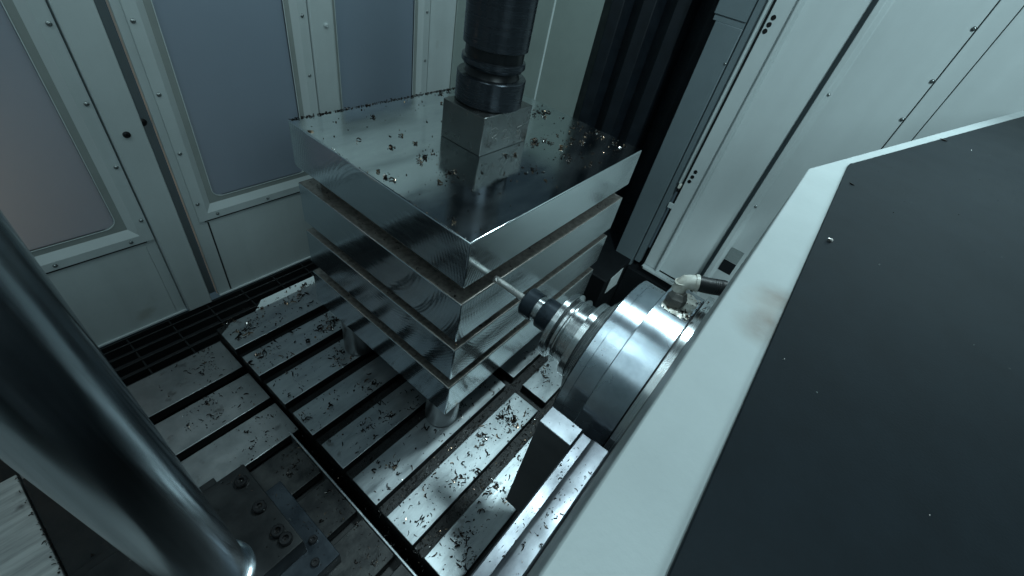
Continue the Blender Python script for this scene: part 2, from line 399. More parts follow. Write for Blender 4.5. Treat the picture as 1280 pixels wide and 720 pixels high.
q = MB(); q.box(.2745, .3375, WY-.008, WY+.02, ZB, ZT, 'paint'); q.build('post_face', P, .004)
q = MB(); q.lathe((.314, WY-.008, .563), (0, -1, 0), [(-.001, .006), (.003, .0055), (.006, .003)], 'paint', 16); q.build('bolt', P)
P = thing('wall_panel', (.9, WY, ZB), 'narrow grey wall panel with a rusty vertical seam beside the black holder', 'panel')
q = MB(); q.box(.660, .764, WY-.001, WY+.02, ZB, ZT, 'paint'); q.build('panel_sheet', P, .002)
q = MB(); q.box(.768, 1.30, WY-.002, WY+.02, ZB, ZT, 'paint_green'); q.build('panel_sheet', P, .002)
q = MB(); q.box(.764, .768, WY+.004, WY+.018, ZB, ZT, 'steel_ledge'); q.build('rusty_seam', P)
q = MB(); q.box(.6535, .660, WY+.006, WY+.018, ZB, ZT, 'seam'); q.build('dark_joint', P)
# header above the doors with its guide rail (out of frame, seen mirrored in the workpiece)
H = thing('guide_rail', (.3, WY, .9), 'pale horizontal guide rail above the doors, mirrored in the workpiece top', 'rail')
q = MB(); q.box(-.80, 1.29, WY-.0155, WY-.0125, .918, .934, 'gasket_light'); q.build('rail_bar', H, .003)

# ------------------------------------------------------------------ deep corner and way cover at the back
P = thing('wall_panel', (1.3, .68, ZB), 'plain grey green wall panel with a white weld line, right of the black holder', 'panel')
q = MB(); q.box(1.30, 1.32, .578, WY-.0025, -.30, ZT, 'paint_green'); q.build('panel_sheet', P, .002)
q = MB(); q.tube([(1.298, WY-.005, -.2), (1.298, WY-.005, ZT)], .004, 'gasket_light', 8); q.build('weld_line', P)
B = thing('way_cover', (1.25, .35, -.6), 'black pleated way cover running up behind the workpiece', 'way cover')
ys = np.linspace(.578, .132, 5)
for i in range(4):
    ya, yb = ys[i], ys[i+1]; ym = ya*.35 + yb*.65
    q = MB()
    q.prism([(1.30, ya), (1.33, ya), (1.33, yb), (1.30, yb), (1.262, ym-.02), (1.255, ym+.02)][::-1], -.58, 1.42, 'bellows'); q.build('pleat', B, .002)

# ------------------------------------------------------------------ back wall (plane x = BX, facing -x)
BX = 1.11; BZ = -.10; BT = 1.9
P = thing('column_panel', (BX, .09, BZ), 'slate grey column panel beside the black way cover, with one small screw', 'panel')
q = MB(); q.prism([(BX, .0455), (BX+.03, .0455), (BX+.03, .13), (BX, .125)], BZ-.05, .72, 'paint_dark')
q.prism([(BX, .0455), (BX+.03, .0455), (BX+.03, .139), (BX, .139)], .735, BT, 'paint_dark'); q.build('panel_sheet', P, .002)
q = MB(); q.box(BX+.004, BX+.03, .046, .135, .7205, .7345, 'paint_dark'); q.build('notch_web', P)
screw(P, (BX, .049, .631), (-1, 0, 0), .004)
P = thing('column_panel', (BX, .02, BZ), 'narrow grey guide strip with a latch, left of the white wall panels', 'panel')
q = MB(); q.box(BX+.003, BX+.03, .018, .0425, BZ, BT, 'paint_dark'); q.build('panel_sheet', P, .002)
q = MB(); q.box(BX-.008, BX+.03, .0085, .0172, .26, BT, 'paint'); q.build('edge_bead', P, .003)
q = MB(); q.box(BX+.012, BX+.03, .001, .0085, BZ, BT, 'seam'); q.build('dark_groove', P)
q = MB(); q.box(BX-.010, BX+.002, .004, .013, .245, .262, 'plastic'); q.build('latch', P, .002)
q = MB(); q.box(BX-.009, BX+.002, .005, .012, .232, .244, 'bolt'); q.build('latch_block', P, .001)
q = MB(); q.box(BX-.004, BX+.003, -.001, .016, .165, .185, 'paint_light'); q.build('tab', P, .001)
P = thing('wall_panel', (BX, -.1, BZ), 'large pale wall panel with two clusters of three dark holes', 'panel')
q = MB()
q.prism([(BX, -.0005), (BX+.02, -.0005), (BX+.03, -.198), (BX+.016, -.198), (BX+.013, -.190), (BX+.012, -.066), (BX-.010, -.0590), (BX-.010, -.0525), (BX, -.046)][::-1], BZ+.012, BT, 'paint_light')
q.build('panel_sheet', P, .0015)
q = MB(); q.box(BX-.020, BX+.008, -.2, .000, BZ, BZ+.010, 'paint_light'); q.build('bottom_flange', P, .0015)
for y, z in ((-.014, .764), (-.012, .747), (-.010, .731), (-.017, .317), (-.015, .298), (-.013, .280)):
    q = MB(); q.lathe((BX-.0002, y, z), (-1, 0, 0), [(-.004, .0062), (.0012, .0062), (.0016, .0048), (.0004, .0040)], 'bolt', 16); q.build('bolt_hole', P)
screw(P, (BX-.020, .004-.008, -.095), (-1, 0, 0), .005, 'bolt')
BZ2 = -.56
P = thing('wall_panel', (BX, -.3, BZ), 'pale wall panel with a raised edge, carrying a black and grey label', 'panel')
q = MB()
q.prism([(BX-.012, -.2105), (BX+.03, -.2105), (BX+.03, -.409), (BX, -.409), (BX+.001, -.238), (BX-.012, -.226)][::-1], BZ2, BT, 'paint_light'); q.build('panel_sheet', P, .002)
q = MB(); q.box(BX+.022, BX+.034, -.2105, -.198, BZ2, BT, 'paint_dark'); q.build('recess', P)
for y, z in ((-.231, .645), (-.232, .302), (-.231, .98)): screw(P, (BX-.0075, y, z), (-1, 0, 0), .0045)
for z in (.646, .736, .845, .96): screw(P, (BX-.001, -.405, z), (-1, 0, 0), .0045)
q = MB(); q.prism([(-.2395, .045), (-.2395, .0905), (-.283, .0905), (-.283, .045)][::-1], BX-.0016, BX-.0004, 'label_black', axis='x'); lb = q.build('label', P, smooth=False); lb['label'] = 'black half of the label'
q = MB(); q.prism([(-.2395, .0925), (-.2395, .142), (-.283, .142), (-.283, .0925)][::-1], BX-.0016, BX-.0004, 'label_grey', axis='x'); lb = q.build('label', P, smooth=False); lb['label'] = 'grey half of the label'
P = thing('wall_panel', (BX, -.9, BZ), 'pale wall panel above the charcoal lid, marked by two thin vertical seams', 'panel')
q = MB(); q.box(BX+.0, BX+.03, -.4505, -.4115, BZ2, BT, 'paint_light'); q.box(BX+.0, BX+.03, -1.5, -.4525, BZ2, BT, 'paint_light'); q.build('panel_sheet', P, .001)
q = MB(); q.box(BX+.006, BX+.028, -.4525, -.4505, BZ, BT, 'seam'); q.box(BX+.006, BX+.028, -.4115, -.409, BZ, BT, 'seam'); q.build('seam', P)
# dark column foot below the panels, with a white label on its side
P = thing('column_base', (1.1, .2, -.6), 'dark column base below the back panels, with a white label', 'machine base')
q = MB(); q.box(.90, 1.30, .052, .60, -.598, -.104, 'iron'); q.build('housing', P, .004)
q = MB(); q.box(1.09, 1.30, -.202, .051, -.598, -.128, 'iron'); q.build('skirt', P, .004)
q = MB(); q.prism([(.945, -.19), (1.052, -.204), (1.046, -.113), (.943, -.111)], .0500, .0515, 'label_white', axis='y'); q.build('label', P, smooth=False)

# ================================================================== MACHINE TABLE
Y0, PT, WD = .4637, .1, .0716
XE, XG0, XG1, XR = -.175, .2106, .2406, .60
T = thing('machine_table', (.36, .1, -.30), 'slotted steel machine table under the workpiece, strewn with chips', 'table')
q = MB(); q.box(XE+.004, XR, -.42, .600, -.30, -.024, 'slot'); q.build('table_bed', T, .002)
random.seed(4)
def strip(parent, x0, x1, y0, y1, z, mt, chamfer=False, zb=None):
    q = MB(); zb = z - .0235 if zb is None else zb
    if chamfer:
        q.prism([(x0, y0), (x1, y0), (x1, y1), (x0+.032, y1), (x0, y1-.022)], zb, z, 'slot', top=mt)
    else: q.box(x0, x1, y0, y1, zb, z, 'slot', top=mt)
    return q.build('table_strip', parent, .0014)
rows = [(Y0 - k*PT - WD, Y0 - k*PT) for k in range(8)]
strip(T, XE, XG0, .492, .5755, 0, 'table', True); strip(T, XG1, XR, .492, .5755, 0, 'table')
for a, b in rows:
    strip(T, XE, XG0, a, b, 0, 'table'); strip(T, XG1, XR, a, b, 0, 'table')
q = MB(); q.prism([(-.083, .5765), (XR, .5765), (XR, .603), (-.055, .603)], -.03, .0, 'paint_light'); q.build('edge_ledge', T, .0014)

# lower pallet table on the near left
LZ = -.030
T2 = thing('pallet_table', (-.47, .2, -.30), 'lower slotted table, dull with darker near rows, beneath the polished post', 'table')
q = MB(); q.box(-.80, -.186, -.40, .575, -.30, LZ-.034, 'slot'); q.build('table_bed', T2, .002)
for a, b in ((.463, .565), (.348, .439), (.240, .330), (.130, .222), (.020, .112), (-.090, .002), (-.20, -.108), (-.31, -.218)):
    strip(T2, -.552 if a > .1 else -.80, -.1795 if a > .23 else -.199, a, b, LZ, 'table_old' if a > .23 else 'table_dark')
q = MB(); q.box(-.1985, -.1945, -.36, .247, LZ-.05, LZ+.002, 'table'); q.build('edge_strip', T2, .0008)

# pale telescopic cover at the far lower left
V_ = thing('sheet_cover', (-.8, .4, -.1), 'pale streaked sheet metal cover at the left, edged with chips', 'cover')
q = MB(); q.prism([(-1.2, -.2), (-.585, -.2), (-.556, .26), (-.5545, .49), (-1.2, .49)], -.05, LZ+.004, 'cover'); q.build('sheet', V_, .001)

# grating between the table and the doors
G = thing('floor_grate', (0, .69, -.12), 'black steel floor grate between the table and the doors', 'grate')
for y in (.625, .6575, .690, .7245, .757):
    bx('grate_bar', G, (-.95, 1.1, y-.002, y+.002, -.125, -.100), 'grate', .0008)
for k in range(20):
    x = -.87 + k*.0925
    bx('cross_bar', G, (x-.0018, x+.0018, .605, .785, -.121, -.104), 'grate', 0)
bx('frame_bar', G, (-.95, 1.1, .778, .7845, -.13, -.102), 'grate', .0008)

# ================================================================== WORKPIECE
LX, LY = .5378, .4243
LV = [(.1000, .1915), (.2192, .3022), (.3241, .4116), (.4456, .5287)]
W = thing('workpiece', (.27, .21, .10), 'big stepped steel block of four bright slabs, standing on round feet', 'workpiece')
for i, (a, b) in enumerate(LV):
    q = MB(); q.box(0, LX, 0, LY, a, b, 'steel_side', top='steel_top' if i == 3 else 'steel_ledge', front='steel_front', side='steel_side')
    s = q.build('slab', W, .0022)
    if i == 3: s['label'] = 'topmost slab with a mirror-ground top'
for i in range(3):
    q = MB(); q.box(.028, LX-.028, .028, LY-.028, LV[i][1]-.001, LV[i+1][0]+.001, 'steel_ledge'); q.build('neck', W)
for k, (x, y, lab) in enumerate(((.046, .047, 'round steel foot under the near corner of the workpiece'), (.036, .322, 'round steel foot under the left corner of the workpiece'),
                                 (.49, .047, 'round steel foot under the right corner of the workpiece, behind the spindle'), (.49, .36, 'round steel foot under the far corner of the workpiece'))):
    q = MB(); q.lathe((x, y, 0), (0, 0, 1), [(.0005, .0335), (.003, .0365), (.094, .0365), (.0975, .034), (.0996, .034)], 'foot', 48)
    tag(q.build('round_riser'), lab, 'riser', 'round feet under the workpiece')

# scribed cube and black holder on top
zt = .5287
Cb = thing('steel_cube', (.26, .21, zt), 'small steel cube scribed R25, standing on the mirror top', 'cube')
bx('cube_body', Cb, (.195, .330, .162, .258, zt+.0003, .597), 'steel_cube', .0010)
q = MB(); ys_ = .1616
def stroke(pts, r=.00045): q.tube([(a, ys_, b) for a, b in pts], r, 'scribe', 5)
stroke([(.2134, .5658), (.2136, .5444)], .0006)
stroke([(.2155, .5735), (.2289, .5755), (.2385, .5690), (.2345, .5615), (.2215, .5581)])
stroke([(.2250, .5590), (.2320, .5560), (.2375, .5490)])
stroke([(.2504, .563), (.2545, .5665), (.2600, .5660), (.2640, .5609), (.2591, .5538), (.2530, .5487), (.2720, .5486)])
stroke([(.3062, .5640), (.2933, .5630), (.2936, .5560), (.3030, .5560), (.3072, .5515), (.3040, .5460), (.2920, .5450)])
q.build('scribed_marking', Cb)
Hd = thing('tool_holder', (.265, .216, .597), 'black cylindrical holder pressing down on the scribed cube', 'tool holder')
cc = (.265, .216, 0)
q = MB(); q.lathe(cc, (0, 0, 1), [(.5973, .0585), (.5990, .0602), (.6420, .0602), (.6432, .0590), (.6436, .0470)], 'holder', 96); q.build('ring', Hd)
q = MB(); q.lathe(cc, (0, 0, 1), [(.6436, .0480), (.6500, .0450), (.6550, .0450)], 'holder_dark', 96); q.build('neck', Hd)
q = MB(); q.lathe(cc, (0, 0, 1), [(.6550, .0460), (.6560, .0510), (.6615, .0550), (.6690, .0545), (.6705, .0505)], 'holder', 96); q.build('flange', Hd)
q = MB(); q.lathe(cc, (0, 0, 1), [(.6705, .0500), (.6870, .0500)], 'holder_dark', 96); q.build('groove', Hd)
q = MB(); q.lathe(cc, (0, 0, 1), [(.6870, .0515), (.6885, .0550), (.760, .0558), (1.5, .0558)], 'holder', 96); q.build('shaft', Hd)

# ================================================================== HORIZONTAL SPINDLE
AX, AZ = .0735, .426
Sp = thing('horizontal_spindle', (AX, -.28, AZ), 'bright horizontal milling spindle with its cutter touching the workpiece', 'spindle')
def lat(name, prof, m, seg=96, parent=Sp):
    q = MB(); q.lathe((AX, 0, AZ), (0, -1, 0), prof, m, seg); return q.build(name, parent)
ct = lat('cutter', [(.0010, .0052), (.0045, .0060), (.010, .0060), (.0105, .0056), (.067, .0056)], 'carbide', 24)
q = MB()
for k in range(4):      # helical flutes standing on the tip
    pts = []
    for i in range(14):
        t = i/13; a = k*math.pi/2 + t*2.6
        pts.append((AX + .0052*math.cos(a), -.0015 - t*.016, AZ + .0052*math.sin(a)))
    q.tube(pts, .0011, 'carbide', 5)
q.build('flute', ct)
lat('collet_nut', [(.065, .012), (.0655, .0200), (.0685, .0236), (.088, .0236), (.0886, .0225)], 'nut')
lat('neck', [(.0887, .0212), (.0985, .0212)], 'turned')
lat('collar', [(.0985, .0245), (.0995, .0254), (.1275, .0254)], 'nut')
lat('gripper_flange', [(.1275, .030), (.1285, .0520), (.1300, .0540), (.1375, .0540), (.1395, .0500), (.1415, .0465), (.1455, .0465, 'black_gap'), (.1475, .0500), (.1490, .0535), (.1505, .0535)], 'turned')
lat('holder_body', [(.1507, .0480), (.1670, .0495)], 'turned')
lat('groove', [(.1670, .0470), (.1690, .0470)], 'black_gap')
lat('retaining_ring', [(.1690, .0590), (.1700, .0615), (.1790, .0615), (.1800, .0590)], 'turned')
lat('nose_face', [(.1800, .060), (.1995, .0990), (.2000, .1150)], 'turned', 96)
dA = lat('front_drum', [(.2000, .1140), (.2020, .1185), (.2118, .1185), (.2121, .1175), (.2126, .1175), (.2129, .1185), (.2340, .1185)], 'drum', 128)
lat('joint', [(.2341, .1165), (.2358, .1165)], 'black_gap', 128)
dB = lat('rear_drum', [(.2358, .1345), (.2366, .1355), (.2760, .1355), (.2765, .1345)], 'drum', 128)
lat('joint', [(.2765, .1325), (.2780, .1325)], 'black_gap', 128)
lat('mounting_ring', [(.2780, .1420), (.2785, .1425), (.2830, .1425), (.2868, .1425)], 'turned', 128)
# coolant hose with a white elbow screwed to the drum
Hs = thing('coolant_hose', (.076, -.25, .563), 'black coolant hose with a white elbow on top of the spindle', 'hose')
q = MB(); q.lathe((.0765, -.2515, .5605), (0.05, .05, 1), [(0, .0105), (.002, .0118), (.011, .0118), (.013, .0100), (.018, .0085)], 'fitting', 6); q.build('fitting_nut', Hs, .0006)
q = MB(); q.tube([(.0790, -.2470, .5770), (.0800, -.2475, .5850), (.0830, -.2500, .5895), (.0858, -.2550, .5912), (.0878, -.2590, .5920)], [.0078, .0086, .0088, .0088, .0088], 'plastic', 20)
q.tube([(.0872, -.2578, .5918), (.0888, -.2612, .5923)], .0100, 'plastic', 20); q.build('elbow', Hs)
q = MB(); q.lathe((.0795, -.2465, .5880), (-.1, .25, 1), [(0, .0078), (.0022, .0076), (.0026, .0050), (.0010, .0045)], 'plastic', 16); q.build('elbow_cap', Hs)
q = MB(); pts = [(.0886, -.2607, .5922), (.0950, -.2730, .5930), (.1020, -.2810, .5925), (.1080, -.2866, .5915)]
pp = []
for i in range(len(pts)-1):
    for k in range(8): pp.append(tuple(Vector(pts[i]).lerp(Vector(pts[i+1]), k/8)))
pp.append(pts[-1])
q.tube(pp, [.0090 + .0005*(i % 2) for i in range(len(pp))], 'rubber', 16); q.build('hose', Hs)
# smeared silvery sealant around the fitting
q = MB(); rng = random.Random(5); o = 0
nA, nY = 22, 16
for i in range(nA):
    for j in range(nY):
        a = math.radians(70 + 27*i/(nA-1)); y = -.2405 - .0335*j/(nY-1)
        d = math.hypot((i-nA/2+.5)/(nA/2), (j-nY/2+.5)/(nY/2))
        r = .1357 + max(-.0006, .0012*(1 - d) + rng.uniform(-.0006, .0006))
        q.v.append((AX + r*math.cos(a), y, AZ + r*math.sin(a)))
k = q.slot('tin')
for i in range(nA-1):
    for j in range(nY-1):
        q.f.append((i*nY+j, (i+1)*nY+j, (i+1)*nY+j+1, i*nY+j+1)); q.mi.append(k)
q.build('sealant_smear', Hs)
# ================================================================== SPINDLE HEAD with its lid
Hh = thing('spindle_head', (-.1, -.6, .2), 'big head box at the right with a pale rim around a charcoal lid', 'machine head')
ZL = .74
o_ = [(-.62, -.2875), (.118, -.2875), (1.075, -.5765), (1.075, -1.30), (-.62, -1.30)]
q = MB(); q.prism([(-.62, -.2875), (.118, -.2875), (1.06, -.5780), (1.06, -1.29), (-.62, -1.29)][::-1], .22, ZL-.003, 'lid_frame'); 
q2 = MB(); q2.prism([(p[0], p[1]) for p in o_][::-1], ZL-.003, ZL, 'lid_frame')
hb = q.build('housing', Hh, .0015)
rim = q2.build('rim', Hh, .0010)
pl = [(-.62, -.3165), (.168, -.3155), (.1775, -.3165), (.184, -.3190), (.960, -.5610), (1.075, -.5975), (1.075, -1.30), (-.62, -1.30)]
q = MB(); q.prism(pl[::-1], ZL+.0002, ZL+.0022, 'lid_dark'); q.build('lid', Hh, .0004)
for a in (-62, -38, -14, 12, 40, 70):
    t = math.radians(a)
    q = MB(); q.lathe((AX + .162*math.cos(t), -.2874, AZ + .162*math.sin(t)), (0, 1, 0), [(0, .0055), (.0035, .0055), (.004, .0045), (.001, .003)], 'screw', 12); q.build('bolt', Hh)

# ================================================================== ANGLE BLOCK AND RAIL IN FRONT
KB = .72                       # bracket stands clear of the drum, carried by the head
bpt = lambda p: tuple(CAM_C[i] + KB*(p[i] - CAM_C[i]) for i in range(3))
a0 = bpt((.001, -.238, .0)); a1 = bpt((.038, -.1795, .300))
Ab = thing('angle_block', (a0[0], a0[1], a0[2]), 'upright block with a dark face, bolted to the rail end beside the spindle', 'block')
q = MB(); q.box(a0[0], a1[0], a0[1], a1[1], a0[2], a1[2], 'rail', side='angle_face'); q.build('block_body', Ab, .0010)
R_ = thing('support_rail', (-.2, -.27, a0[2]), 'long bright rail with a rounded ridge, running along the spindle head', 'rail')
zr = a1[2]; y1_ = a0[1]-.0006; y0_ = -.2866; w_ = y1_-y0_
q = MB(); q.prism([(y0_, a0[2]-.03), (y1_, a0[2]-.03), (y1_, zr-.0042), (y1_-.0010, zr-.0030), (y1_-.36*w_, zr-.0030), (y1_-.41*w_, zr-.0012), (y1_-.50*w_, zr-.0002), (y0_+.0022, zr-.0002), (y0_, zr-.0020)], -.62, bpt((.036, 0, 0))[0], 'rail', axis='x')
q.build('rail_body', R_, .0006)

# ================================================================== POST AND ITS BASE
PX, PY, PR = -.4045, .0545, .0400
Pp = thing('support_post', (PX, PY, .06), 'polished round steel post standing close at the left', 'post')
q = MB(); q.lathe((PX, PY, 0), (0, 0, 1), [(.0780, PR*.96), (.0800, PR), (.70, PR), (1.6, PR)], 'post', 96); q.build('shaft', Pp)
q = MB(); q.lathe((PX, PY, 0), (0, 0, 1), [(.0605, .0470), (.0620, .0490), (.0740, .0490), (.0760, .0470), (.0780, .0400)], 'post', 96); q.build('base_ring', Pp)
Bs = thing('clamp_base', (-.4, .1, LZ), 'dark oily bolted clamp base under the polished post', 'base plate')
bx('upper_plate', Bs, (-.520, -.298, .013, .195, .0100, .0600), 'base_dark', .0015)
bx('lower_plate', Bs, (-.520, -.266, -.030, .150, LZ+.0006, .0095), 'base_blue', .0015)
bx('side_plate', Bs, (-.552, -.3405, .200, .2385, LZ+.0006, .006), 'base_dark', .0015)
def socket_bolt(parent, x, y, z, r=.0102):
    q = MB(); q.lathe((x, y, z), (0, 0, 1), [(0, r), (r*.8, r), (r*.95, r*.85), (r*.95, r*.5), (r*.3, r*.48)], 'bolt', 18); q.build('socket_bolt', parent)
for x, y in ((-.3155, .1650), (-.3170, .1060), (-.3170, .0520), (-.3150, .0330)): socket_bolt(Bs, x, y, .0600)
socket_bolt(Bs, -.283, .02, .0095, .007); socket_bolt(Bs, -.30, -.012, .0095, .007)
# dark plate lying left of the post
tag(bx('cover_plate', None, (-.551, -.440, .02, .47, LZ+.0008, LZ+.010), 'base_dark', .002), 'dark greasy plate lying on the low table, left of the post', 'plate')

# ================================================================== METAL CHIPS
rnd = random.Random(11)
def chip_shape(kind, r):
    """centre line of a chip lying on z = 0"""
    pts = []
    if kind == 0:      # C curl
        n = r.randint(5, 7); a0 = r.uniform(0, 6.28); sw = r.choice((1, -1))*r.uniform(1.2, 3.6); el = r.uniform(.45, 1.0); ro = r.uniform(0, 3.1)
        for i in range(n):
            t = i/(n-1); cx_, cy_ = math.cos(a0+sw*t)*(1-.3*t), math.sin(a0+sw*t)*(1-.3*t)*el
            pts.append((cx_*math.cos(ro)-cy_*math.sin(ro), cx_*math.sin(ro)+cy_*math.cos(ro), .15+.45*math.sin(t*3.1)))
    elif kind == 1:    # coiled spring lying down
        n = 12; tw = r.uniform(7, 11); a0 = r.uniform(0, 6.28); L = r.uniform(.8, 1.8)
        for i in range(n):
            t = i/(n-1); x = (t-.5)*L; y = .5*math.cos(tw*t); z = .5+.45*math.sin(tw*t)
            pts.append((x*math.cos(a0)-y*math.sin(a0), x*math.sin(a0)+y*math.cos(a0), z))
    elif kind == 2:    # sliver, slightly bent
        n = 4; a0 = r.uniform(0, 6.28); b = r.uniform(-.5, .5)
        for i in range(n):
            t = i/(n-1)-.5; x = t*1.7; y = b*(t*t*4-.5)
            pts.append((x*math.cos(a0)-y*math.sin(a0), x*math.sin(a0)+y*math.cos(a0), .12+.15*r.random()))
    else:              # crumb
        a0 = r.uniform(0, 6.28); pts = [(-.4*math.cos(a0), -.4*math.sin(a0), .15), (0, 0, .3), (.4*math.cos(a0), .4*math.sin(a0), .15)]
    return pts
def add_chip(q, p, size, kind, m, r, thick=.20):
    thick *= r.uniform(.75, 1.25) * (2.3 if kind == 3 else 1.0)
    pts = [(p[0]+a*size, p[1]+b*size, p[2]+max(.04, c)*size*.8) for a, b, c in chip_shape(kind, r)]
    n = len(pts); rad = [size*thick*(1 if 0 < i < n-1 else .45) for i in range(n)]
    q.tube(pts, rad, m, 4)
def pick(r, d=.76, b=.16):
    t = r.random(); return 'chip' if t < d else ('chip_bronze' if t < d+b else 'chip_bright')
def stuff(q, name, label, cat):
    o = q.build(name, None, smooth=True, kind='stuff'); o['label'] = label; o['category'] = cat; return o
def strewn(q, x0, x1, y0, y1, z, n, smin, smax, clusters=0, mix=(.76, .16), kinds=(0, 1, 2, 2, 2, 3, 3, 3, 3, 3), hole=None):
    cl = [(rnd.uniform(x0, x1), rnd.uniform(y0, y1)) for _ in range(clusters)]
    k = 0
    while k < n:
        if cl and rnd.random() < .55:
            c = rnd.choice(cl); x = rnd.gauss(c[0], .011); y = rnd.gauss(c[1], .008)
            if not (x0 < x < x1 and y0 < y < y1): continue
        else: x = rnd.uniform(x0, x1); y = rnd.uniform(y0, y1)
        k += 1
        if hole and hole(x, y): continue
        s_ = smin + (smax-smin)*rnd.random()**2.6
        kd = rnd.choice(kinds)
        if kd == 3: s_ *= .6
        add_chip(q, (x, y, z), s_, kd, pick(rnd, *mix), rnd)

foot = lambda x, y: min(math.hypot(x-.046, y-.047), math.hypot(x-.036, y-.322)) < .042
blk = lambda x, y: (-.002 < x < .045 and -.24 < y < -.176)
q = MB()
CM = (.78, .19)
strewn(q, -.17, .205, .495, .60, .0002, 420, .0014, .0090, 9, CM)
strewn(q, -.17, .10, .394, .462, .0002, 260, .0014, .0090, 6, CM)
strewn(q, -.17, .05, .294, .362, .0002, 160, .0014, .0080, 4, CM, hole=foot)
strewn(q, -.17, .00, .194, .262, .0002, 120, .0014, .0080, 3, CM)
strewn(q, -.17, .05, .094, .162, .0002, 150, .0014, .0080, 3, CM)
strewn(q, -.17, .20, -.006, .062, .0002, 260, .0014, .0080, 4, CM, hole=foot)
strewn(q, -.17, .208, -.106, -.038, .0002, 620, .0010, .0085, 5, CM)
strewn(q, -.17, .20, -.206, -.138, .0002, 560, .0010, .0085, 5, CM)
strewn(q, .243, .40, -.106, -.038, .0002, 120, .0010, .0072, 2, CM)
strewn(q, .243, .45, -.006, .062, .0002, 70, .0012, .0070, 2, CM)
stuff(q, 'table_chips', 'dark curled steel chips strewn over the slotted table', 'chips')
q = MB()
_pick = pick
def pick(r, d=.76, b=.16):
    t = r.random(); return 'chip_wet' if t < .93 else ('chip_bronze' if t < .985 else 'chip_bright')
for k, n in ((0, 60), (1, 130), (2, 320), (3, 800), (4, 1300), (5, 1500)):
    yb = Y0 - k*PT - WD
    strewn(q, XE, .45 if k > 2 else .1, yb-.0275, yb-.001, -.0238, n, .0012, .0036, 0, (.76, .20))
    strewn(q, XE, .45 if k > 3 else .1, yb-.0275, yb-.001, -.0220, n//2, .0012, .0036, 0, (.72, .22))
strewn(q, XG0+.001, XG1-.001, -.20, .07, -.0238, 320, .0012, .0036, 0, (.75, .20))
strewn(q, -.194, XE+.003, -.25, .25, -.04, 160, .0012, .0036, 0, (.88, .09))
pick = _pick
stuff(q, 'slot_chips', 'wet dark chips packed into the table slots, glinting bronze', 'chips')
q = MB()
for a, b, n in ((.463, .565, 110), (.348, .439, 110), (.240, .330, 70), (.130, .222, 60), (.020, .112, 60), (-.09, .002, 60)):
    strewn(q, -.33 if a > .2 else -.26, -.20 if a < .24 else -.183, a+.002, b-.002, LZ+.0002, n, .0018, .0060, 3, (.93, .05))
for i in range(90):
    t = rnd.random(); add_chip(q, (-.5545+rnd.gauss(0, .0022) + (.0 if t > .45 else -.028*(1-t/.45)*0), .02+.46*t, LZ+.008), rnd.uniform(.002, .0045), rnd.choice((0, 2, 3)), 'chip', rnd)
strewn(q, -.55, -.44, .03, .46, LZ+.0102, 60, .0018, .0050, 3, (.95, .04))
stuff(q, 'pallet_chips', 'scattered dark chips on the lower pallet table and its plates', 'chips')
q = MB()
strewn(q, -.515, -.302, .017, .19, .0602, 50, .0014, .0036, 3, (.6, .2))
strewn(q, -.515, -.269, -.026, .008, .0097, 40, .0014, .0036, 2, (.7, .2)); strewn(q, -.294, -.269, .0, .145, .0097, 40, .0014, .0036, 2, (.7, .2))
for x, y in ((-.3155, .1650), (-.3170, .1060), (-.3170, .0520), (-.3150, .0330)):
    for i in range(9): add_chip(q, (x+rnd.gauss(0, .004), y+rnd.gauss(0, .004), .0665), rnd.uniform(.0014, .003), rnd.choice((0, 2, 3)), pick(rnd, .5, .3), rnd)
stuff(q, 'base_chips', 'fine glinting chips caught on the clamp base and its bolts', 'chips')
# on the workpiece
ZT_ = .5289
q = MB()
cube = lambda x, y: (.185 < x < .34 and .15 < y < .27)
strewn(q, .004, .53, .01, .42, ZT_, 480, .0018, .0060, 8, (.80, .15), (2, 3, 3, 3), cube)
for i in range(330):
    t = rnd.random(); add_chip(q, (.003+.45*t, LY-.002+rnd.gauss(0, .0013), ZT_), rnd.uniform(.0014, .0040), rnd.choice((0, 2, 3, 3)), 'chip', rnd)
for i in range(46):
    t = rnd.random(); add_chip(q, (.0015+abs(rnd.gauss(0, .0012)), .005+.30*t**1.4, ZT_), rnd.uniform(.001, .0024), rnd.choice((2, 3)), pick(rnd, .3, .2), rnd)
strewn(q, .33, .53, .02, .16, ZT_, 150, .0016, .0056, 6, (.74, .20), hole=cube)
strewn(q, .30, .36, .135, .160, ZT_, 40, .0012, .0040, 2, (.8, .15))
for i in range(3):
    zl = LV[i][1] + .0003
    for k in range(26): add_chip(q, (.002+rnd.random()*.022, rnd.random()*.42, zl), rnd.uniform(.0012, .0030), rnd.choice((0, 2, 3)), 'chip', rnd)
    for k in range(26): add_chip(q, (rnd.random()*.53, .002+rnd.random()*.022, zl), rnd.uniform(.0012, .0034), rnd.choice((0, 1, 2, 3)), pick(rnd, .85, .1), rnd)
stuff(q, 'workpiece_chips', 'fine dark chips sprinkled over the workpiece and its ledges', 'chips')
